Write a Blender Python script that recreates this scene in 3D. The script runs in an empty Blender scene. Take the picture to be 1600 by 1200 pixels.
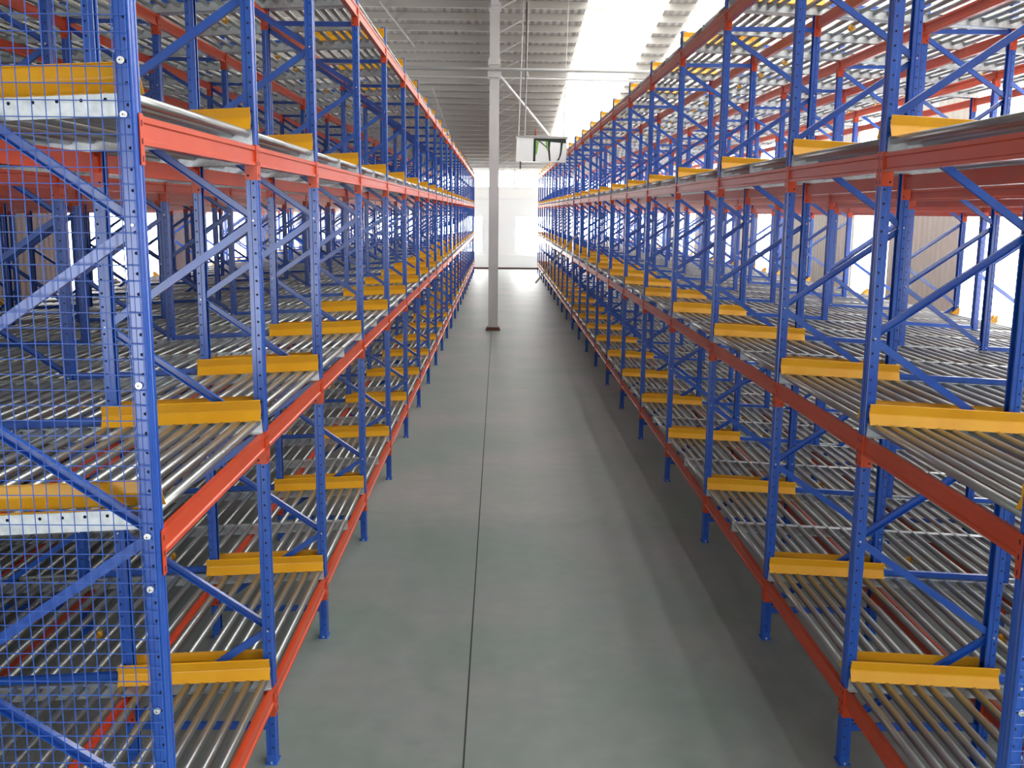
import bpy, bmesh, math
from mathutils import Vector, Matrix

# ------------------------------------------------------------------ camera, world, lights, exposure
SC = bpy.context.scene
COL = SC.collection
H = 3.6                                   # camera height, the unit the place was measured in
F_PX = 1541.5
PITCH, YAW, ROLL = 0.1731, -0.0146, 0.0097
cy_, sy_ = math.cos(YAW), math.sin(YAW)
cp_, sp_ = math.cos(PITCH), math.sin(PITCH)
cr_, sr_ = math.cos(ROLL), math.sin(ROLL)
right0 = Vector((cy_, sy_, 0)); fwd0 = Vector((-sy_, cy_, 0)); zz = Vector((0, 0, 1))
fwd = fwd0 * cp_ - zz * sp_
up0 = fwd0 * sp_ + zz * cp_
R_ = right0 * cr_ + up0 * sr_
U_ = up0 * cr_ - right0 * sr_
cam = bpy.data.cameras.new('camera')
cam.sensor_width = 36.0
cam.lens = F_PX / 1600 * 36
cam.clip_start = 0.1; cam.clip_end = 300
camo = bpy.data.objects.new('camera', cam)
COL.objects.link(camo)
M3 = Matrix((R_, U_, -fwd)).transposed()
camo.matrix_world = Matrix.Translation((0, 0, H)) @ M3.to_4x4()
SC.camera = camo

world = bpy.data.worlds.new('world'); SC.world = world
world.use_nodes = True
bg = world.node_tree.nodes['Background']
bg.inputs['Color'].default_value = (0.80, 0.90, 1.0, 1)
bg.inputs['Strength'].default_value = 0.4

SC.view_settings.view_transform = 'Standard'
SC.view_settings.look = 'None'
SC.view_settings.gamma = 1.0
SC.view_settings.use_curve_mapping = False
SC.view_settings.exposure = 0.0
SKYLIGHT_E = 6.6
WINDOW_E = 6.0
FAR_WINDOW_E = 22.0


def area_light(name, loc, rot, sx, sy, power, color=(1, 1, 1)):
    l = bpy.data.lights.new(name, 'AREA'); l.shape = 'RECTANGLE'
    l.size = sx; l.size_y = sy; l.energy = power; l.color = color
    o = bpy.data.objects.new(name, l); o.location = loc; o.rotation_euler = rot
    COL.objects.link(o)
    return o

# daylight through the left door behind the viewpoint; right opening is an added fill
Y0 = -2.6 * H
DOOR_AND_FILL = [(-8.6, -2.8, 3.9, 8.0), (4.2, 7.6, 3.6, 2.0)]
for dx0, dx1, dz1, rad in DOOR_AND_FILL:
    area_light('door_and_fill_light', ((dx0 + dx1) / 2, Y0 - 0.05, dz1 / 2 + 0.05), (math.pi / 2, 0, 0), dx1 - dx0 - 0.1, dz1 - 0.1,
               rad * math.pi * (dx1 - dx0) * dz1, (0.93, 0.96, 1.0))

# ------------------------------------------------------------------ materials


def mat(name, col, rough=0.5, metal=0.0, emit=0.0, spec=0.5):
    m = bpy.data.materials.new(name); m.use_nodes = True
    b = m.node_tree.nodes['Principled BSDF']
    b.inputs['Base Color'].default_value = (*col, 1)
    b.inputs['Roughness'].default_value = rough
    b.inputs['Metallic'].default_value = metal
    b.inputs['Specular IOR Level'].default_value = spec
    if emit:
        b.inputs['Emission Color'].default_value = (*col, 1)
        b.inputs['Emission Strength'].default_value = emit
    return m


def vary(m, c1, c2, scale=6.0, detail=4.0, lo=0.35, hi=0.65, stretch=(1, 1, 1), rough=None):
    nt = m.node_tree; b = nt.nodes['Principled BSDF']
    tc = nt.nodes.new('ShaderNodeTexCoord'); mp = nt.nodes.new('ShaderNodeMapping')
    mp.inputs['Scale'].default_value = stretch
    n = nt.nodes.new('ShaderNodeTexNoise'); n.inputs['Scale'].default_value = scale
    n.inputs['Detail'].default_value = detail
    r = nt.nodes.new('ShaderNodeValToRGB')
    r.color_ramp.elements[0].position = lo; r.color_ramp.elements[0].color = (*c1, 1)
    r.color_ramp.elements[1].position = hi; r.color_ramp.elements[1].color = (*c2, 1)
    nt.links.new(tc.outputs['Object'], mp.inputs['Vector'])
    nt.links.new(mp.outputs['Vector'], n.inputs['Vector'])
    nt.links.new(n.outputs['Fac'], r.inputs['Fac'])
    nt.links.new(r.outputs['Color'], b.inputs['Base Color'])
    if rough:
        mr = nt.nodes.new('ShaderNodeMapRange')
        mr.inputs['To Min'].default_value = rough[0]; mr.inputs['To Max'].default_value = rough[1]
        nt.links.new(n.outputs['Fac'], mr.inputs['Value'])
        nt.links.new(mr.outputs['Result'], b.inputs['Roughness'])
    return m


BLUE = mat('blue_paint', (0.012, 0.10, 0.56), 0.27, spec=0.95)
vary(BLUE, (0.006, 0.070, 0.42), (0.010, 0.098, 0.50), 3.0)
HOLE = mat('punched_hole', (0.004, 0.008, 0.03), 0.9)
WIRE = mat('blue_wire', (0.04, 0.12, 0.50), 0.4)
ORANGE = mat('orange_paint', (0.62,0.085,0.022), 0.33, spec=0.5)
vary(ORANGE, (0.56, 0.056, 0.013), (0.63, 0.070, 0.017), 2.0)
YELLOW = mat('yellow_paint', (0.83, 0.40, 0.012), 0.38)
vary(YELLOW, (0.80, 0.37, 0.010), (0.85, 0.43, 0.016), 3.0)
ZINC = mat('galvanised_sheet', (0.62, 0.66, 0.68), 0.38, 0.65)
vary(ZINC, (0.55, 0.59, 0.61), (0.70, 0.73, 0.75), 25.0)
ROLL = mat('galvanised_tube', (0.50, 0.52, 0.52), 0.36, 0.88)
vary(ROLL, (0.35, 0.37, 0.36), (0.43, 0.45, 0.45), 2.0, 2.0)
BOLT = mat('zinc_bolt', (0.75, 0.76, 0.76), 0.35, 0.6)
CONC = mat('concrete_floor', (0.2, 0.2, 0.2), 0.45)
nt = CONC.node_tree; b = nt.nodes['Principled BSDF']
tc = nt.nodes.new('ShaderNodeTexCoord')
n1 = nt.nodes.new('ShaderNodeTexNoise'); n1.inputs['Scale'].default_value = 0.55; n1.inputs['Detail'].default_value = 5
n2 = nt.nodes.new('ShaderNodeTexNoise'); n2.inputs['Scale'].default_value = 4.5; n2.inputs['Detail'].default_value = 8
r1 = nt.nodes.new('ShaderNodeValToRGB')
r1.color_ramp.elements[0].position = 0.35; r1.color_ramp.elements[0].color = (0.205, 0.250, 0.228, 1)
r1.color_ramp.elements[1].position = 0.66; r1.color_ramp.elements[1].color = (0.285, 0.280, 0.278, 1)
r2 = nt.nodes.new('ShaderNodeValToRGB')
r2.color_ramp.elements[0].position = 0.25; r2.color_ramp.elements[0].color = (0.82, 0.84, 0.83, 1)
r2.color_ramp.elements[1].position = 0.75; r2.color_ramp.elements[1].color = (1.08, 1.06, 1.06, 1)
mx = nt.nodes.new('ShaderNodeMixRGB'); mx.blend_type = 'MULTIPLY'; mx.inputs['Fac'].default_value = 1
for n in (n1, n2):
    nt.links.new(tc.outputs['Object'], n.inputs['Vector'])
nt.links.new(n1.outputs['Fac'], r1.inputs['Fac']); nt.links.new(n2.outputs['Fac'], r2.inputs['Fac'])
nt.links.new(r1.outputs['Color'], mx.inputs['Color1']); nt.links.new(r2.outputs['Color'], mx.inputs['Color2'])
# the nearer pour of concrete is a little darker and cooler than the rest, with a ragged day joint between
sx = nt.nodes.new('ShaderNodeSeparateXYZ'); nt.links.new(tc.outputs['Object'], sx.inputs['Vector'])
ad = nt.nodes.new('ShaderNodeMath'); ad.operation = 'MULTIPLY_ADD'; ad.inputs[1].default_value = 0.5
nt.links.new(n2.outputs['Fac'], ad.inputs[0]); nt.links.new(sx.outputs['Y'], ad.inputs[2])
st = nt.nodes.new('ShaderNodeMapRange'); st.inputs['From Min'].default_value = 3.12 * H + 0.0; st.inputs['From Max'].default_value = 3.12 * H + 0.6
nt.links.new(ad.outputs['Value'], st.inputs['Value'])
pc = nt.nodes.new('ShaderNodeMixRGB'); pc.inputs['Color1'].default_value = (0.84, 0.89, 0.90, 1); pc.inputs['Color2'].default_value = (1.04, 1.04, 1.03, 1)
nt.links.new(st.outputs['Result'], pc.inputs['Fac'])
m2 = nt.nodes.new('ShaderNodeMixRGB'); m2.blend_type = 'MULTIPLY'; m2.inputs['Fac'].default_value = 1
nt.links.new(mx.outputs['Color'], m2.inputs['Color1']); nt.links.new(pc.outputs['Color'], m2.inputs['Color2'])
nt.links.new(m2.outputs['Color'], b.inputs['Base Color'])
mr = nt.nodes.new('ShaderNodeMapRange'); mr.inputs['To Min'].default_value = 0.36; mr.inputs['To Max'].default_value = 0.6
nt.links.new(n2.outputs['Fac'], mr.inputs['Value']); nt.links.new(mr.outputs['Result'], b.inputs['Roughness'])
JOINT = mat('joint_sealant', (0.03, 0.03, 0.03), 0.8)
ROOFM = mat('roof_sheet', (0.40, 0.385, 0.36), 0.6)
PURL = mat('roof_steel', (0.50, 0.48, 0.45), 0.55)
WALLM = mat('wall_sheet', (0.60, 0.60, 0.53), 0.6)
# ribbed cladding: a wave bump
for m_, ax in ((WALLM, 'Y'), (ROOFM, 'X')):
    nt = m_.node_tree; b = nt.nodes['Principled BSDF']
    tc = nt.nodes.new('ShaderNodeTexCoord'); w = nt.nodes.new('ShaderNodeTexWave')
    w.wave_type = 'BANDS'; w.bands_direction = ax; w.inputs['Scale'].default_value = 1.3
    bp = nt.nodes.new('ShaderNodeBump'); bp.inputs['Distance'].default_value = 0.04; bp.inputs['Strength'].default_value = 0.8
    nt.links.new(tc.outputs['Object'], w.inputs['Vector']); nt.links.new(w.outputs['Fac'], bp.inputs['Height'])
    nt.links.new(bp.outputs['Normal'], b.inputs['Normal'])
WHITEW = mat('white_wall', (0.88, 0.88, 0.84), 0.6)
COLW = mat('white_column_paint', (0.62, 0.61, 0.62), 0.5)
BROWN = mat('brown_base', (0.14, 0.05, 0.035), 0.7)
SKYL = mat('skylight_panel', (1.0, 0.99, 0.96), 0.5, emit=SKYLIGHT_E)
WING = mat('daylit_window', (1.0, 1.0, 0.98), 0.5, emit=WINDOW_E)
FARG = mat('daylit_far_window', (1.0, 1.0, 0.97), 0.5, emit=FAR_WINDOW_E)
HIGHG = mat('translucent_far_panel', (1.0, 0.99, 0.95), 0.5, emit=8.0)
ALU = mat('window_aluminium', (0.55, 0.58, 0.58), 0.4, 0.3)
PIPEM = mat('grey_pipe', (0.42, 0.42, 0.42), 0.5)
DARKP = mat('dark_pipe', (0.10, 0.085, 0.08), 0.5)
SIGNW = mat('sign_white', (0.93, 0.95, 0.96), 0.35)
SIGND = mat('sign_dark_green', (0.006, 0.02, 0.010), 0.5)
SIGNG = mat('sign_light_green', (0.22, 0.50, 0.10), 0.5)
GREYS = mat('grey_steel', (0.42, 0.42, 0.43), 0.4, 0.4)

# ------------------------------------------------------------------ mesh helpers


class MB:
    def __init__(s):
        s.v = []; s.f = []; s.mi = []; s.sm = []; s.mats = []

    def m(s, material):
        if material not in s.mats: s.mats.append(material)
        return s.mats.index(material)

    def box(s, x0, x1, y0, y1, z0, z1, material):
        i = len(s.v); k = s.m(material)
        x0, x1 = min(x0, x1), max(x0, x1); y0, y1 = min(y0, y1), max(y0, y1)
        s.v += [(x0, y0, z0), (x1, y0, z0), (x1, y1, z0), (x0, y1, z0), (x0, y0, z1), (x1, y0, z1), (x1, y1, z1), (x0, y1, z1)]
        for f in ((0, 3, 2, 1), (4, 5, 6, 7), (0, 1, 5, 4), (1, 2, 6, 5), (2, 3, 7, 6), (3, 0, 4, 7)):
            s.f.append(tuple(i + a for a in f)); s.mi.append(k); s.sm.append(False)

    def prism(s, prof, a, bb, ux, uy, material, caps=True):
        """extrude a closed 2-D profile from a to bb, the profile axes being ux, uy"""
        i = len(s.v); n = len(prof); k = s.m(material)
        a = Vector(a); bb = Vector(bb); ux = Vector(ux); uy = Vector(uy)
        if ux.cross(uy).dot(bb - a) < 0: prof = list(reversed(prof))
        area = sum(prof[j][0] * prof[(j + 1) % n][1] - prof[(j + 1) % n][0] * prof[j][1] for j in range(n))
        for p in (a, bb):
            for (q, r) in prof: s.v.append(tuple(p + ux * q + uy * r))
        flip = (area < 0) != (ux.cross(uy).dot(bb - a) < 0)
        for j in range(n):
            f = (i + j, i + (j + 1) % n, i + n + (j + 1) % n, i + n + j)
            s.f.append(f); s.mi.append(k); s.sm.append(False)
        if caps:
            s.f.append(tuple(i + j for j in reversed(range(n)))); s.mi.append(k); s.sm.append(False)
            s.f.append(tuple(i + n + j for j in range(n))); s.mi.append(k); s.sm.append(False)

    def tube(s, pts, r, material, seg=8, caps=True):
        k = s.m(material)
        pts = [Vector(p) for p in pts]; rings = []
        for j, p in enumerate(pts):
            d = (pts[min(j + 1, len(pts) - 1)] - pts[max(j - 1, 0)]).normalized()
            t = Vector((0, 0, 1)) if abs(d.z) < 0.9 else Vector((1, 0, 0))
            u = d.cross(t).normalized(); w = d.cross(u).normalized()
            rings.append(len(s.v))
            for q in range(seg):
                a = 2 * math.pi * q / seg
                s.v.append(tuple(p + u * (math.cos(a) * r) + w * (math.sin(a) * r)))
        for j in range(len(pts) - 1):
            a0, b0 = rings[j], rings[j + 1]
            for q in range(seg):
                s.f.append((a0 + q, a0 + (q + 1) % seg, b0 + (q + 1) % seg, b0 + q)); s.mi.append(k); s.sm.append(seg > 6)
        if caps:
            s.f.append(tuple(rings[0] + q for q in reversed(range(seg)))); s.mi.append(k); s.sm.append(False)
            s.f.append(tuple(rings[-1] + q for q in range(seg))); s.mi.append(k); s.sm.append(False)

    def bar(s, a, bb, w, h, material, side=(0, 1, 0)):
        a = Vector(a); bb = Vector(bb); d = (bb - a).normalized()
        u = Vector(side); u = (u - d * u.dot(d)).normalized(); v = d.cross(u)
        s.prism([(-w / 2, -h / 2), (w / 2, -h / 2), (w / 2, h / 2), (-w / 2, h / 2)], a, bb, u, v, material)

    def add(s, o, dx=0, dy=0, dz=0):
        i = len(s.v)
        s.v += [(x + dx, y + dy, z + dz) for x, y, z in o.v]
        mp = [s.m(q) for q in o.mats]
        s.f += [tuple(i + a for a in f) for f in o.f]; s.mi += [mp[q] for q in o.mi]; s.sm += o.sm

    def mesh(s, name):
        me = bpy.data.meshes.new(name); me.from_pydata(s.v, [], s.f)
        for q in s.mats: me.materials.append(q)
        me.polygons.foreach_set('material_index', s.mi)
        me.polygons.foreach_set('use_smooth', s.sm)
        bm = bmesh.new(); bm.from_mesh(me); bmesh.ops.recalc_face_normals(bm, faces=bm.faces); bm.to_mesh(me); bm.free()
        me.update()
        return me


def put(name, me, parent=None, loc=(0, 0, 0), rot=(0, 0, 0)):
    o = bpy.data.objects.new(name, me); o.location = loc; o.rotation_euler = rot
    if parent: o.parent = parent
    COL.objects.link(o)
    return o


def tag(o, label=None, cat=None, group=None, kind=None):
    if label: o['label'] = label
    if cat: o['category'] = cat
    if group: o['group'] = group
    o['kind'] = kind or 'thing'
    return o


ORD = ['nearest', 'second', 'third', 'fourth', 'fifth', 'sixth', 'seventh', 'eighth', 'ninth', 'tenth', 'eleventh', 'twelfth',
       'thirteenth', 'fourteenth', 'fifteenth', 'sixteenth', 'seventeenth', 'eighteenth', 'nineteenth', 'twentieth',
       'twenty-first', 'twenty-second', 'twenty-third', 'farthest']
LEVEL_NAME = ['lowest', 'second', 'third', 'top']

# ------------------------------------------------------------------ layout (all in metres)
WX, WY = 0.0177 * H, 0.025 * H            # post section
XF = {'left': -0.3996 * H, 'right': 0.6352 * H}
SGN = {'left': -1, 'right': 1}
NFR = {'left': 4, 'right': 3}             # frames deep
FD, FP = 0.27 * H, 0.56 * H               # frame depth, frame pitch
SLOPE = 0.052
LEV = [0.1492 * H, 0.6199 * H, 1.1013 * H, 1.5631 * H]
POST_H = 1.628 * H
BH = 0.0315 * H                           # beam height
rows = [1.1417, 1.6876, 2.2286]
while len(rows) < 11: rows.append(2.93 + 0.7 * (len(rows) - 3))
rows += [8.50, 8.60]
while len(rows) < 24: rows.append(8.60 + 0.7 * (len(rows) - 12))
ROWS = [(r - 0.0125) * H for r in rows]
BAYS = [i for i in range(len(ROWS) - 1) if i != 11]
Y_END = 17.5 * H
X_WALL = {'left': -2.75 * H, 'right': 2.38 * H}

# ------------------------------------------------------------------ the shell


def roof_z(y):
    k = y / H
    return H * (1.77 + 0.112 * (17.5 - k)) if k > 8.3 else H * (1.77 + 0.112 * 9.2)


XL, XR = X_WALL['left'], X_WALL['right']
f = MB(); f.box(XL, XR, Y0, Y_END, -0.12, 0, CONC)
tag(put('floor', f.mesh('floor')), 'grey mottled concrete floor', kind='structure')
f = MB(); f.box(-0.058 * H - 0.006, -0.058 * H + 0.006, Y0, Y_END - 0.05, 0.0, 0.003, JOINT)
tag(put('trim_1', f.mesh('joint')), 'dark joint line running down the aisle floor', kind='structure')
# side walls with real openings
WIN = {'left': [(6.4, 8.25), (9.2, 11.0), (12.0, 13.8), (14.6, 16.6)],
       'right': [(0.3, 1.3), (2.3, 3.3), (4.2, 5.12), (6.05, 6.72), (8.4, 9.3), (10.2, 11.2), (12.1, 13.1), (14.0, 15.0), (15.9, 16.9)]}
WZ0, WZ1 = 0.36 * H, 1.95 * H
WTOP = 2.83 * H
wn = 0
for side in ('left', 'right'):
    s = SGN[side]; xw = X_WALL[side]; x2 = xw + s * 0.15
    w = MB(); y = Y0
    for a, b_ in WIN[side]:
        a *= H; b_ *= H
        w.box(xw, x2, y, a, 0, WTOP, WALLM)
        w.box(xw, x2, a, b_, 0, WZ0, WALLM); w.box(xw, x2, a, b_, WZ1 if b_ < 12 * H else 1.6 * H, WTOP, WALLM)
        y = b_
    w.box(xw, x2, y, Y_END, 0, WTOP, WALLM)
    tag(put('wall_' + side, w.mesh('wall')), 'ribbed beige cladding wall behind the %s rack' % side, kind='structure')
    for a, b_ in WIN[side]:
        wn += 1; a *= H; b_ *= H; zt = WZ1 if b_ < 12 * H else 1.6 * H
        w = MB(); t = 0.05; xm = xw + s * 0.05
        for q in (a, b_ - t): w.box(xm, xm + s * 0.06, q, q + t, WZ0, zt, ALU)
        for q in (WZ0, zt - t): w.box(xm, xm + s * 0.06, a + t, b_ - t, q, q + t, ALU)
        nm = max(2, round((b_ - a) / 1.0))
        for q in range(1, nm): w.box(xm, xm + s * 0.06, a + (b_ - a) * q / nm - 0.02, a + (b_ - a) * q / nm + 0.02, WZ0 + t, zt - t, ALU)
        for q in (0.45, 0.75): w.box(xm + s * 0.01, xm + s * 0.05, a + t, b_ - t, WZ0 + (zt - WZ0) * q - 0.02, WZ0 + (zt - WZ0) * q + 0.02, ALU)
        wo = tag(put('window_%d' % wn, w.mesh('window')), 'tall side window full of daylight', kind='structure')
        p = MB(); p.box(xm + s * 0.08, xm + s * 0.085, a, b_, WZ0, zt, WING)
        put('glass', p.mesh('glass'), wo)
w = MB(); x = XL
for dx0, dx1, dz1, rad in DOOR_AND_FILL:
    w.box(x, dx0, Y0 - 0.2, Y0, 0, WTOP, WALLM); w.box(dx0, dx1, Y0 - 0.2, Y0, dz1, WTOP, WALLM); x = dx1
w.box(x, XR, Y0 - 0.2, Y0, 0, WTOP, WALLM)
tag(put('wall_near', w.mesh('wall')), 'cladding wall with a loading door and an added fill-light opening at the near end', kind='structure')
# far wall
w = MB()
FW = [(-2.35, -1.45), (-1.15, -0.28), (0.28, 0.95), (1.25, 2.1)]
x = XL; za, zb = 0.285 * H, 0.925 * H; ftop = 1.78 * H
zc, zd = 1.42 * H, 1.70 * H
for a, b_ in FW:
    w.box(x, a * H, Y_END, Y_END + 0.2, 0, ftop, WHITEW)
    w.box(a * H, b_ * H, Y_END, Y_END + 0.2, 0, za, WHITEW); w.box(a * H, b_ * H, Y_END, Y_END + 0.2, zb, ftop, WHITEW)
    x = b_ * H
w.box(x, XR, Y_END, Y_END + 0.2, 0, ftop, WHITEW)
w.v = [(a_, b2, zc if abs(c2 - ftop) < 1e-6 else c2) for a_, b2, c2 in w.v]
w.box(XL, XR, Y_END, Y_END + 0.2, zd, ftop, WHITEW)
q = XL
while q < XR: w.box(q, q + 0.12, Y_END, Y_END + 0.2, zc, zd, WHITEW); q += 1.5 * H
tag(put('wall_far', w.mesh('wall')), 'white wall closing the far end of the aisle', kind='structure')
for a, b_ in FW:
    wn += 1
    w = MB(); a *= H; b_ *= H; t = 0.06
    for q in (a, b_ - t): w.box(q, q + t, Y_END + 0.02, Y_END + 0.1, za, zb, WHITEW)
    for q in (za, zb - t): w.box(a + t, b_ - t, Y_END + 0.02, Y_END + 0.1, q, q + t, WHITEW)
    wo = tag(put('window_%d' % wn, w.mesh('window')), 'bright window in the far wall', kind='structure')
    p = MB(); p.box(a, b_, Y_END + 0.11, Y_END + 0.12, za, zb, FARG); put('glass', p.mesh('glass'), wo)
wn += 1
w = MB(); w.box(XL, XR, Y_END + 0.13, Y_END + 0.14, zc, zd, HIGHG)
tag(put('window_%d' % wn, w.mesh('strip')), 'long high strip of translucent panels in the far wall', kind='structure')
w = MB(); w.box(XL, XR, Y_END - 0.05, Y_END, 0.0, 0.10, BROWN)
tag(put('baseboard_far', w.mesh('base')), 'brown strip along the foot of the far wall', kind='structure')
w = MB(); w.box(XL, XR, Y_END - 0.12, Y_END, 0.10, 0.24 * H, WHITEW); w.box(XL, XR, Y_END - 0.3, Y_END, 1.22 * H, 1.26 * H, WHITEW)
tag(put('trim_2', w.mesh('ledge')), 'low white dado and ledge on the far wall', kind='structure')
# roof: sheets between skylight strips, purlins below
SKY = [(0.74, 1.42), (1.66, 2.33)]
YR = 8.3 * H
c = MB()


def roof_strip(mb, xa, xb, ya, yb, t, material, dz=0.0):
    za_, zb_ = roof_z(ya) + dz, roof_z(yb) + dz
    mb.prism([(0, 0), (yb - ya, zb_ - za_), (yb - ya, zb_ - za_ + t), (0, t)], (xa, ya, za_), (xb, ya, za_), (0, 1, 0), (0, 0, 1), material)


x = XL
for a, b_ in SKY + [(XR / H, XR / H)]:
    roof_strip(c, x, a * H, Y0, YR, 0.08, ROOFM); roof_strip(c, x, a * H, YR, Y_END, 0.08, ROOFM)
    x = b_ * H
for a, b_ in SKY:
    roof_strip(c, a * H, b_ * H, 16.2 * H, Y_END, 0.08, ROOFM)
y = Y0 + 0.5
while y < Y_END - 0.3:
    z = roof_z(y)
    c.box(XL, XR, y - 0.035, y + 0.035, z - 0.20, z - 0.001, PURL)
    c.box(XL, XR, y - 0.035, y + 0.06, z - 0.21, z - 0.20, PURL)
    y += 0.33 * H
tag(put('ceiling', c.mesh('ceiling')), 'pale ribbed metal roof on purlins', kind='structure')
for a, b_ in SKY:
    wn += 1
    w = MB(); roof_strip(w, a * H, b_ * H, Y0, YR, 0.02, SKYL, 0.03); roof_strip(w, a * H, b_ * H, YR, 16.2 * H, 0.02, SKYL, 0.03)
    tag(put('window_%d' % wn, w.mesh('skylight')), 'translucent skylight strip in the roof', kind='structure')
# rafter over the aisle column with fly braces
XC = -0.045 * H
w = MB()
for ya, yb in ((Y0, YR), (YR, Y_END)):
    for dz, hh, ww in ((-0.62, 0.02, 0.22), (-0.60, 0.37, 0.02), (-0.23, 0.02, 0.22)):
        roof_strip(w, XC - ww / 2, XC + ww / 2, ya, yb - 0.02, hh, COLW, dz)
y = Y0 + 0.5 + 0.33 * H
while y < Y_END - 1:
    z = roof_z(y)
    for sg in (1,):
        w.bar((XC + sg * 0.1, y, z - 0.60), (XC + sg * 0.85, y, z - 0.2), 0.04, 0.04, COLW)
    y += 0.66 * H
tag(put('trim_3', w.mesh('rafter')), 'white roof rafter with fly braces above the aisle', kind='structure')

# ------------------------------------------------------------------ column, pipes, rods, hanging sign
YC = 8.4 * H
col = put('steel_column', None)
col.location = (XC, YC, 0)
tag(col, 'white square steel column standing in the middle of the aisle', 'column')
w = MB(); hw = 0.0405 * H
w.box(-hw, hw, -hw, hw, 0.03, roof_z(YC) - 0.63, COLW)
put('shaft', w.mesh('shaft'), col)
w = MB(); w.box(-0.062 * H, 0.062 * H, -0.062 * H, 0.062 * H, 0, 0.03, BROWN)
w.box(-0.055 * H, 0.055 * H, -0.055 * H, 0.055 * H, 0.03, 0.10, BROWN); put('base_plate', w.mesh('base'), col)
for z, k in ((2.10, 0.075), (2.20, 0.05), (2.63, 0.05)):
    w = MB(); w.box(-hw - k * 0.7, hw + k * 0.7, -hw - k, hw + k, z * H - 0.09, z * H + 0.09, COLW)
    put('bracket', w.mesh('bracket'), col)
w = MB(); w.tube([(XL + 0.1, YC - 0.25, 2.155 * H), (XR - 0.1, YC - 0.25, 2.12 * H)], 0.045, PIPEM, 10)
p = tag(put('ceiling_pipe', w.mesh('pipe')), 'grey pipe crossing the hall under the roof in front of the column', 'pipe')
w = MB(); w.tube([(XL + 0.1, YC + 0.9, 2.13 * H), (XR - 0.1, YC + 0.9, 2.09 * H)], 0.025, COLW, 8)
tag(put('ceiling_pipe', w.mesh('pipe')), 'thin white pipe crossing the hall just behind the column', 'pipe')
for a, b_, r, lab in (
        ((-1.0, 8.6, 2.70), (-0.82, 9.9, 2.55), 0.028, 'white bracing rod under the roof, upper left of the column'),
        ((-0.76, 11.5, 2.36), (-0.66, 16.5, 1.79), 0.03, 'long white rod slanting down above the left rack top'),
        ((-0.01, 8.4, 2.10), (0.68, 14.0, 2.05), 0.05, 'thick white brace running from the column towards the hanging sign'),
        ((0.24, 10.2, 2.5), (0.26, 9.3, 2.2), 0.02, 'thin white rod dropping from the roof above the hanging sign')):
    w = MB(); w.tube([Vector(a) * H, Vector(b_) * H], r, COLW, 8)
    tag(put('bracing_rod', w.mesh('rod')), lab, 'rod')
# hanging sign
YS = 8.55 * H
sg = put('hanging_sign', None); sg.location = (0.14 * H, YS, 1.42 * H); sg.rotation_euler = (0, 0.02, 0)
tag(sg, 'white box sign with dark and light green strokes hanging over the aisle', 'sign')
SW, SH_ = 0.425 * H, 0.20 * H
w = MB(); w.box(0, SW, 0, 0.30, 0, SH_, SIGNW); w.box(-0.02, SW + 0.02, -0.03, 0.33, SH_, SH_ + 0.05, GREYS)
put('housing', w.mesh('housing'), sg)


def flat(mb, pts, material, y=-0.004):
    mb.prism([(px * SW, pz * SH_) for px, pz in pts], (0, y, 0), (0, y + 0.0035, 0), (1, 0, 0), (0, 0, 1), material)


w = MB()
flat(w, [(0.34, 0.96), (0.34, 0.88), (0.98, 0.80), (0.98, 0.98)], SIGND)
flat(w, [(0.34, 0.92), (0.385, 0.92), (0.385, 0.02), (0.34, 0.0)], SIGND, -0.008)
flat(w, [(0.62, 0.90), (0.675, 0.88), (0.665, 0.55), (0.69, 0.05), (0.66, 0.05), (0.635, 0.45)], SIGND, -0.008)
flat(w, [(0.88, 0.86), (0.925, 0.86), (0.90, 0.35), (0.86, 0.10), (0.81, 0.06), (0.85, 0.20), (0.875, 0.45)], SIGND, -0.008)
flat(w, [(0.44, 0.86), (0.47, 0.86), (0.62, 0.60), (0.60, 0.60)], SIGND, -0.012)
put('dark_lettering', w.mesh('strokes'), sg)
w = MB()
flat(w, [(0.39, 0.86), (0.445, 0.86), (0.41, 0.30), (0.39, 0.30)], SIGNG, -0.008)
flat(w, [(0.575, 0.86), (0.615, 0.86), (0.63, 0.42), (0.60, 0.55)], SIGNG, -0.012)
put('green_lettering', w.mesh('strokes'), sg)
w = MB(); w.tube([(0.14, 0.12, 0.0), (0.14, 0.12, -0.22)], 0.022, DARKP, 8); put('drop_rod', w.mesh('rod'), sg)
w = MB(); zt = roof_z(YS) - 1.42 * H
w.tube([(0.25, 0.15, SH_ + 0.05), (0.25, 0.15, zt - 0.05)], 0.012, COLW, 6)
w.tube([(0.06, 0.15, SH_ + 0.05), (0.10, 0.15, zt - 0.05)], 0.018, COLW, 6)
w.tube([(SW - 0.1, 0.15, SH_ + 0.05), (SW - 0.1, 0.15, zt - 0.05)], 0.012, COLW, 6)
put('suspension_rod', w.mesh('rods'), sg)
w = MB()
w.tube([(0.218 * H, YS + 0.2, roof_z(YS) - 0.22), (0.218 * H, YS + 0.2, 1.665 * H), (0.225 * H, YS + 0.2, 1.65 * H), (0.30 * H, YS + 0.2, 1.648 * H)], 0.02, DARKP, 8)
tag(put('cable_conduit', w.mesh('conduit')), 'dark conduit dropping from the roof and turning above the hanging sign', 'conduit')
w = MB(); w.tube([(0.30 * H, YS + 0.2, 1.625 * H + 0.05), (0.30 * H, YS + 0.2, 1.68 * H + 0.05)], 0.02, mat('red_cap', (0.45, 0.03, 0.02)), 8)
put('red_valve', w.mesh('valve'), sg); bpy.data.objects['red_valve'].matrix_parent_inverse = Matrix.Translation((0.14 * H, YS, 1.42 * H)).inverted()

# ------------------------------------------------------------------ upright frames
T = 0.004


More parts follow.
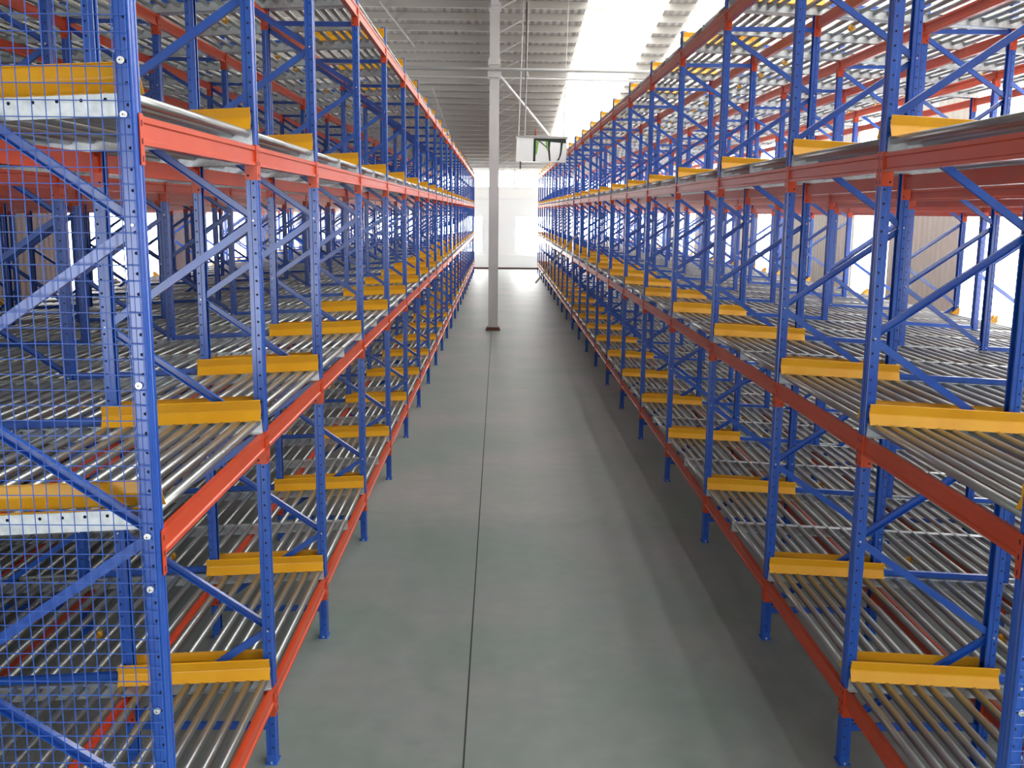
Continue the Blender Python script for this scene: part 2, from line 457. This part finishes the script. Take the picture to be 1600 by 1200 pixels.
def post_profile(s):
    """C section; x from the outer face (0) towards the frame interior, y across, open side inward"""
    a, h = WX, WY / 2
    o = [(0.0, -h * 0.62), (0.004, -h * 0.60), (0.010, -h * 0.42), (0.010, -h * 0.28), (0.002, -h * 0.14), (0.002, h * 0.14),
         (0.010, h * 0.28), (0.010, h * 0.42), (0.004, h * 0.60), (0.0, h * 0.62), (0.0, h * 0.97), (0.004, h), (a * 0.55, h), (a * 0.62, h * 0.88), (a, h * 0.88)]
    i = [(a, h * 0.55), (a - T, h * 0.55), (a - T, h * 0.80), (a * 0.55, h * 0.80), (a * 0.50, h - T), (T, h - T), (T + 0.010, 0), (T, -h + T),
         (a * 0.50, -h + T), (a * 0.55, -h * 0.80), (a - T, -h * 0.80), (a - T, -h * 0.55), (a, -h * 0.55)]
    e = [(a, -h * 0.88), (a * 0.62, -h * 0.88), (a * 0.55, -h), (0.004, -h), (0.0, -h * 0.97)]
    return o + i + e


def post_mb(s, x0, inward, holes=True, simple=False):
    mb = MB()
    if simple:
        mb.box(s * x0, s * (x0 + inward * WX), -WY / 2, WY / 2, 0.006, POST_H, BLUE)
        return mb
    mb.prism(post_profile(s), (s * x0, 0, 0.006), (s * x0, 0, POST_H), (s * inward, 0, 0), (0, 1, 0), BLUE)
    if holes:
        z = 0.12
        while z < POST_H - 0.04:
            for yy in (-1, 1):                                     # round holes in the side faces
                q = []; yv = yy * (WY / 2 + 0.0006); cx = s * (x0 + inward * WX * 0.30)
                i0 = len(mb.v)
                for k in range(6):
                    a = math.pi / 3 * k; mb.v.append((cx + 0.0075 * math.cos(a), yv, z + 0.0075 * math.sin(a)))
                mb.f.append(tuple(range(i0, i0 + 6))); mb.mi.append(mb.m(HOLE)); mb.sm.append(False)
            for yc in (-0.35, 0.35):                              # slots in the two grooves of the outer face
                xv = s * (x0 + inward * 0.0094); i0 = len(mb.v)
                for dy, dz in ((-0.004, -0.014), (0.004, -0.014), (0.004, 0.014), (-0.004, 0.014)):
                    mb.v.append((xv, yc * WY / 2 + dy, z + dz))
                mb.f.append((i0, i0 + 1, i0 + 2, i0 + 3)); mb.mi.append(mb.m(HOLE)); mb.sm.append(False)
            z += 0.0825
    return mb


def channel(mb, a, b_, w=0.045, d=0.030, t=0.003):
    """C channel lying in the frame plane, web facing -Y"""
    a = Vector(a); b_ = Vector(b_); dr = (b_ - a).normalized()
    v = Vector((0, 1, 0)).cross(dr).normalized()
    prof = [(-w / 2, -d / 2), (w / 2, -d / 2), (w / 2, d / 2), (w / 2 - t, d / 2), (w / 2 - t, -d / 2 + t), (-w / 2 + t, -d / 2 + t), (-w / 2 + t, d / 2), (-w / 2, d / 2)]
    mb.prism(prof, a, b_, v, (0, 1, 0), BLUE)


def channel_flip(mb, a, b_, w=0.045, d=0.030, t=0.003):
    a = Vector(a); b_ = Vector(b_); dr = (b_ - a).normalized()
    v = Vector((0, 1, 0)).cross(dr).normalized()
    prof = [(-w / 2, d / 2), (w / 2, d / 2), (w / 2, -d / 2), (w / 2 - t, -d / 2), (w / 2 - t, d / 2 - t), (-w / 2 + t, d / 2 - t), (-w / 2 + t, -d / 2), (-w / 2, -d / 2)]
    mb.prism(prof, a, b_, v, (0, 1, 0), BLUE)


NODE_Z = {'left': 0.620, 'right': 0.431}     # height of one node on the front post, pitch .361
NP = 0.361


def frame_parts(side, simple=False):
    s = SGN[side]; P = []
    P.append(('post', post_mb(s, 0, 1, simple=simple))); P.append(('post', post_mb(s, FD, -1, simple=simple)))
    for x0 in (0, FD - WX):
        m = MB(); m.box(s * (x0 - 0.008), s * (x0 + WX + 0.008), -WY / 2 - 0.012, WY / 2 + 0.012, 0, 0.006, BLUE)
        if not simple:
            for yy in (-1, 1):
                m.tube([(s * (x0 + WX / 2), yy * (WY / 2 + 0.003), 0.006), (s * (x0 + WX / 2), yy * (WY / 2 + 0.003), 0.022)], 0.007, BOLT, 6)
            m.box(s * (x0 + 0.004), s * (x0 + WX - 0.004), -WY / 2 - 0.003, -WY / 2, 0.006, 0.07, BLUE)
        P.append(('base_plate', m))
    xa, xb = 0.045, FD - 0.045
    nodes = []
    z = NODE_Z[side] % NP - NP
    k = 0
    zs = []
    while z < 1.55:
        zs.append((z, 0)); zs.append((z + NP / 2, 1)); z += NP
    zs = [q for q in zs if 0.11 < q[0] < 1.50]
    zs = [(0.078, 1 - zs[0][1])] + zs + [(1.505, 1 - zs[-1][1])]
    for (z1, e1), (z2, e2) in zip(zs, zs[1:]):
        if z2 - z1 < 0.06: continue
        m = MB(); a = (s * (xa if e1 == 0 else xb), 0, z1 * H + 0.02); b_ = (s * (xa if e2 == 0 else xb), 0, z2 * H - 0.02)
        if simple: m.bar(a, b_, 0.032, 0.05, BLUE)
        elif (e1 == 1): channel(m, a, b_)
        else: channel_flip(m, a, b_)
        P.append(('diagonal_brace', m))
    for zq in (0.070, 1.515):
        m = MB(); a, b_ = (s * xa, 0, zq * H), (s * xb, 0, zq * H)
        if simple: m.bar(a, b_, 0.032, 0.05, BLUE)
        else: channel(m, a, b_)
        P.append(('horizontal_brace', m))
    if not simple:
        for (z1, e1) in zs[1:-1]:
            m = MB(); xx = s * ((xa if e1 == 0 else xb) + (-0.018 if e1 == 0 else 0.018))
            m.tube([(xx, -WY / 2 - 0.007, z1 * H), (xx, WY / 2 + 0.007, z1 * H)], 0.0065, BOLT, 6)
            P.append(('node_bolt_%d' % e1, m))
    return P


def spacer_mbs(side):
    s = SGN[side]; r = []
    for l, z in enumerate(LEV):
        m = MB(); zq = z + 0.135
        a = (s * FD, 0, zq - SLOPE * FD - 0.02); b_ = (s * FP, 0, zq - SLOPE * FP - 0.02)
        m.bar(a, b_, 0.04, 0.045, BLUE); r.append(m)
    return r


N_DETAIL = 9
for side in ('left', 'right'):
    near_parts = [(n, m.mesh(n)) for n, m in frame_parts(side)]
    spc = [m.mesh('row_spacer') for m in spacer_mbs(side)]
    fm = MB()
    for n, m in frame_parts(side, True): fm.add(m)
    far_end = fm.mesh('frame')
    for m in spacer_mbs(side): fm.add(m)
    far_mid = fm.mesh('frame')
    for r, y in enumerate(ROWS):
        for k in range(NFR[side]):
            x = XF[side] + SGN[side] * FP * k
            if r < N_DETAIL:
                o = put('upright_frame', None, None, (x, y, 0))
                posts = []
                for n, me in near_parts:
                    if n.startswith('node_bolt'):
                        c = put('node_bolt', me, posts[int(n[-1])]); c['label'] = 'zinc bolt head'
                    else: c = put(n, me, o)
                    if n == 'post': posts.append(c)
                if k < NFR[side] - 1:
                    # spacers drop with the sloping lanes
                    for me in spc:
                        put('row_spacer', me, o, (0, 0, -SLOPE * FP * k))
            else:
                o = put('upright_frame', far_mid if k < NFR[side] - 1 else far_end, None, (x, y, 0))
            where = ['facing the aisle', 'second in from the aisle', 'third in from the aisle', 'against the side wall'][k] if side == 'left' else \
                    ['facing the aisle', 'second in from the aisle', 'against the side wall'][k]
            tag(o, 'blue upright frame %s, %s row of the %s rack' % (where, ORD[r], side), 'rack frame', 'blue upright frames of the racks')

# ------------------------------------------------------------------ beams


def beam_mbs(length, s):
    """beam along +Y from 0..length, top at z=0, outer face at x=0, body towards s*x"""
    m = MB(); bw = 0.050
    prof = [(0, 0), (bw * 0.62, 0), (bw * 0.62, -0.018), (bw, -0.018), (bw, -BH), (0, -BH), (0, -BH + 0.018), (0.008, -BH + 0.024), (0.008, -0.030), (0, -0.024)]
    m.prism([(s * a, b_) for a, b_ in prof], (0, 0.004, 0), (0, length - 0.004, 0), (1, 0, 0), (0, 0, 1), ORANGE)
    ends = []
    for y0, d in ((0, -1), (length, 1)):
        e = MB()
        ya, yb = (y0, y0 + 0.004) if d < 0 else (y0 - 0.004, y0)
        e.box(s * -0.004, s * (WX + 0.002), ya, yb, -0.195, 0.008, ORANGE)
        yc, yd = (y0, y0 - WY / 2 + 0.003) if d < 0 else (y0, y0 + WY / 2 - 0.003)
        e.box(s * -0.005, s * -0.001, yc, yd, -0.195, 0.008, ORANGE)
        for zz_ in (-0.03, -0.10, -0.17):
            xq = s * -0.0062; yq = (yc + yd) / 2; i0 = len(e.v)
            for dy, dz in ((-0.005, -0.012), (0.005, -0.012), (0.005, 0.012), (-0.005, 0.012)): e.v.append((xq, yq + dy, zz_ + dz))
            e.f.append((i0, i0 + 1, i0 + 2, i0 + 3)); e.mi.append(e.m(HOLE)); e.sm.append(False)
            yq = y0 + (0.0046 if d < 0 else -0.0046)
            i0 = len(e.v); xq = s * WX * 0.75
            if zz_ == -0.17:
                for dx, dz in ((-0.006, -0.006), (0.006, -0.006), (0.006, 0.006), (-0.006, 0.006)): e.v.append((xq + dx, yq, zz_ + dz))
                e.f.append((i0, i0 + 1, i0 + 2, i0 + 3)); e.mi.append(e.m(HOLE)); e.sm.append(False)
        ends.append(e)
    return m, ends


def project(p):
    d = Vector(p) - Vector((0, 0, H)); z = d.dot(fwd)
    if z < 0.3: return None
    return (800 + d.dot(R_) / z * F_PX, 600 - d.dot(U_) / z * F_PX, z)


beams = []
for side in ('left', 'right'):
    s = SGN[side]
    for b_i in BAYS:
        ya, yb = ROWS[b_i] + WY / 2, ROWS[b_i + 1] - WY / 2
        for ln in range(2 * NFR[side]):
            D = FP * (ln // 2) + (0 if ln % 2 == 0 else FD)
            for l in range(4):
                x = XF[side] + s * D; z = LEV[l] - SLOPE * D
                pts = [project((x, ya + (yb - ya) * t / 6, z)) for t in range(7)]
                vis = [p for p in pts if p and -20 < p[0] < 1620 and -20 < p[1] < 1220]
                sc = 0
                if len(vis) > 1: sc = math.hypot(vis[0][0] - vis[-1][0], vis[0][1] - vis[-1][1]) * 30 / vis[0][2]
                elif vis: sc = 20 / vis[0][2]
                wgt = 1.0 if ln == 0 else {0: 0.25 if ln < 3 else 0.05, 1: 0.04, 2: 0.5, 3: 0.6}[l]
                beams.append((sc * wgt, side, b_i, ln, l, x, ya, yb, z, D))
beams.sort(key=lambda q: -q[0])
cache = {}
rest = MB()
for n, (sc, side, b_i, ln, l, x, ya, yb, z, D) in enumerate(beams):
    s = SGN[side]; inner = ln % 2 == 1          # a rear post carries its beam on its outer side
    ss = -s if inner else s
    key = (round(yb - ya, 4), ss)
    if key not in cache:
        m, e = beam_mbs(yb - ya, ss)
        cache[key] = (m, e, m.mesh('load_beam'), [q.mesh('end_plate') for q in e])
    m, e, me, eme = cache[key]
    if n < 300 and sc > 0:
        o = put('load_beam', me, None, (x, ya, z))
        for q in eme: put('end_plate', q, o)
        face = 'on the aisle face' if ln == 0 else 'on post line %d in from the aisle' % (ln + 1)
        face = face.replace('line 2', 'line two').replace('line 3', 'line three').replace('line 4', 'line four').replace('line 5', 'line five').replace('line 6', 'line six').replace('line 7', 'line seven').replace('line 8', 'line eight')
        lb = 'orange %s-level beam %s, %s rack, %s bay' % (LEVEL_NAME[l], face, side, ORD[BAYS.index(b_i)])
        tag(o, lb, 'rack beam', 'orange load beams of the racks')
    else:
        rest.add(m, x, ya, z)
        for q in e: rest.add(q, x, ya, z)
tag(put('distant_load_beams', rest.mesh('beams')), 'the many small orange beams deep inside and far down both racks', 'rack beams', kind='stuff')

# ------------------------------------------------------------------ roller lanes
RR = 0.0245
RZ = 0.070
RAIL_H = 0.088


def lane_len(side): return FP * (NFR[side] - 1) + FD


def roller_xs(side):
    L = lane_len(side); xs = [0.045 + 0.097 * i for i in range(6)]
    x = xs[-1] + 0.14
    while x < L - 0.03: xs.append(x); x += 0.14
    return xs


def rail_mb(side, y, facing):
    """C rail, flanges pointing to facing (+1/-1 in y)"""
    s = SGN[side]; L = lane_len(side); f = facing; m = MB(); t = 0.003; w = 0.028
    prof = [(0, 0), (f * w, 0), (f * w, t), (f * t, t), (f * t, RAIL_H - t), (f * w, RAIL_H - t), (f * w, RAIL_H), (0, RAIL_H)]
    m.prism(prof, (s * 0.012, y, 0), (s * (L - 0.01), y, 0), (0, 1, 0), (0, 0, 1), ZINC)
    for xq in roller_xs(side):
        yv = y - f * 0.0008; i0 = len(m.v)
        for k in range(6):
            a = math.pi / 3 * k; m.v.append((s * xq + 0.008 * math.cos(a), yv, RZ - 0.004 + 0.008 * math.sin(a)))
        m.f.append(tuple(range(i0, i0 + 6))); m.mi.append(m.m(HOLE)); m.sm.append(False)
    return m


def guide_mb(side, y, towards):
    """folded yellow pallet guide standing on the rail; top leans towards the frame (towards = +1/-1 in y)"""
    s = SGN[side]; m = MB(); f = towards; t = 0.004; z0 = RAIL_H + 0.001
    prof = [(-0.030, 0), (0.004, 0.060), (0.006, 0.068), (-0.002, 0.122), (0.010, 0.126)]
    p = [(f * a, z0 + b_) for a, b_ in prof] + [(f * (a + (t if i < 4 else 0)), z0 + b_ - (0 if i < 3 else t)) for i, (a, b_) in reversed(list(enumerate(prof)))]
    m.prism(p, (s * 0.004, y, 0), (s * (FD + 0.005), y, 0), (0, 1, 0), (0, 0, 1), YELLOW)
    m.box(s * 0.02, s * (FD - 0.02), y + f * 0.012, y + f * 0.032, z0, z0 + 0.003, YELLOW)
    return m


def stop_mb(side, ya, yb):
    s = SGN[side]; L = lane_len(side); m = MB()
    for y in (ya + 0.05, yb - 0.05):
        m.prism([(0, 0), (0.11, 0), (0, 0.11)], (s * (L - 0.03), y - 0.03, RAIL_H), (s * (L - 0.03), y + 0.03, RAIL_H), (-s, 0, 0), (0, 0, 1), YELLOW)
    return m


def lane_parts(side, w, guides, seg=14):
    """w: clear width; lane spans y 0..w. guides: list of 'near','far'"""
    s = SGN[side]; P = []
    P.append(('side_rail', rail_mb(side, 0.0, 1))); P.append(('side_rail', rail_mb(side, w, -1)))
    r = MB(); r.tube([(0, 0.006, 0), (0, w - 0.006, 0)], RR, ROLL, seg)
    for x in roller_xs(side): P.append(('roller', r, (s * x, 0, RZ)))
    if 'near' in guides: P.append(('entry_guide', guide_mb(side, 0.034, -1)))
    if 'far' in guides: P.append(('entry_guide', guide_mb(side, w - 0.034, 1)))
    P.append(('end_stop', stop_mb(side, 0, w)))
    b_ = MB(); b_.tube([(0, w * 0.42, 0), (0, w * 0.42 + 0.05, 0)], 0.034, YELLOW, 12)
    b_.tube([(0, w * 0.42 - 0.05, 0), (0, w * 0.42 + 0.10, 0)], 0.012, BOLT, 6)
    for x in ((1.43, 4.23) if side == 'left' else (1.43, 4.09)):
        P.append(('brake_roller', b_, (s * (x + 0.07), 0, 0.03)))
    return P


N_ROLL = 5          # bays whose rollers are separate
lane_cache = {}
stuff = MB(); stuff_n = 0
GAP = 0.008
for side in ('left', 'right'):
    s = SGN[side]
    rot = (0, s * math.atan(SLOPE), 0)
    for bi, b_i in enumerate(BAYS):
        ya, yb = ROWS[b_i] + WY / 2 + GAP, ROWS[b_i + 1] - WY / 2 - GAP
        if b_i < 2: spans = [(ya, yb, ('near', 'far'), '')]
        else:
            ym = (ya + yb) / 2
            spans = [(ya, ym - 0.004, ('near',), ' near track'), (ym + 0.004, yb, ('far',), ' far track')]
        for (a, c_, g, nm) in spans:
            near = bi < N_ROLL
            key = (side, round(c_ - a, 4), g, near)
            if key not in lane_cache:
                P = lane_parts(side, c_ - a, g, 14 if near else 8); mm = {}
                if near:
                    out = []
                    for q in P:
                        if id(q[1]) not in mm: mm[id(q[1])] = q[1].mesh(q[0])
                        out.append((q[0], mm[id(q[1])], q[2] if len(q) > 2 else (0, 0, 0)))
                    lane_cache[key] = out
                else:
                    t = MB()
                    for q in P: t.add(q[1], *(q[2] if len(q) > 2 else (0, 0, 0)))
                    lane_cache[key] = (t, t.mesh('roller_lane'))
            for l in range(4):
                loc = (XF[side], a, LEV[l] + 0.004)
                if near:
                    o = put('roller_lane', None, None, loc, rot)
                    for n, me, pl in lane_cache[key]: put(n, me, o, pl)
                elif bi < 19:
                    o = put('roller_lane', lane_cache[key][1], None, loc, rot)
                else:
                    o = None
                    t = MB(); t.add(lane_cache[key][0]); R3 = Matrix.Rotation(rot[1], 3, 'Y')
                    t.v = [tuple(R3 @ Vector(v)) for v in t.v]
                    stuff.add(t, *loc)
                if o:
                    tag(o, 'galvanised roller lane with yellow guide, %s level, %s rack, %s bay%s' % (LEVEL_NAME[l], side, ORD[bi], nm),
                        'roller conveyor', 'gravity roller lanes lying on the beams')
tag(put('distant_roller_lanes', stuff.mesh('lanes')), 'roller lanes with yellow guides in the farthest bays of both racks', 'roller conveyors', kind='stuff')

# ------------------------------------------------------------------ wire mesh end panels
for side in ('left', 'right'):
    s = SGN[side]; m = MB(); r = 0.0023; P = 0.0545
    y = ROWS[0] - WY / 2 - 0.010
    x0, x1 = 0.010, 2.0
    z0, z1 = 0.30, POST_H - 0.05
    n = int((x1 - x0) / P)
    for i in range(n + 1):
        xx = s * (x0 + i * P); m.tube([(xx, 0, z0), (xx, 0, z1)], r, WIRE, 5, False)
    zn = int((z1 - z0) / 0.064)
    for i in range(zn + 1):
        zq = z0 + i * 0.064; m.tube([(s * (x0 - 0.004), -2 * r, zq), (s * (x0 + n * P), -2 * r, zq)], r, WIRE, 5, False)
    o = put('wire_mesh_panel', m.mesh('mesh'), None, (XF[side], y, 0))
    tag(o, 'blue welded wire mesh screen across the near end of the %s rack' % side, 'mesh panel', 'mesh screens on the near rack ends')
    w = MB(); w.tube([(0, 0.006, 0), (0, -0.003, 0)], 0.0145, BOLT, 14); w.tube([(0, -0.003, 0), (0, -0.010, 0)], 0.007, BOLT, 6)
    w.tube([(0, -0.0101, 0), (0, -0.0104, 0)], 0.0035, HOLE, 6)
    wm = w.mesh('washer')
    for zk in (0.25, 0.40, 0.555, 0.62, 0.80, 1.10, 1.157, 1.40):
        put('washer', wm, o, (s * 0.036, 0.0, zk * H))

# slanted loose bar on the dark double post of the right rack
w = MB(); xr = XF['right']; yb = ROWS[11] - 0.12
w.bar((xr - 0.006 * H, yb, 0.78 * H), (0.315 * H, yb - 0.05, 0.40 * H), 0.02, 0.055, GREYS)
w.bar((xr - 0.010 * H, yb, 0.78 * H), (xr + 0.03 * H, yb, 0.80 * H), 0.02, 0.05, GREYS)
tag(put('loose_brace', w.mesh('bar')), 'grey flat steel bar slanting from the right rack into the far aisle', 'bar')
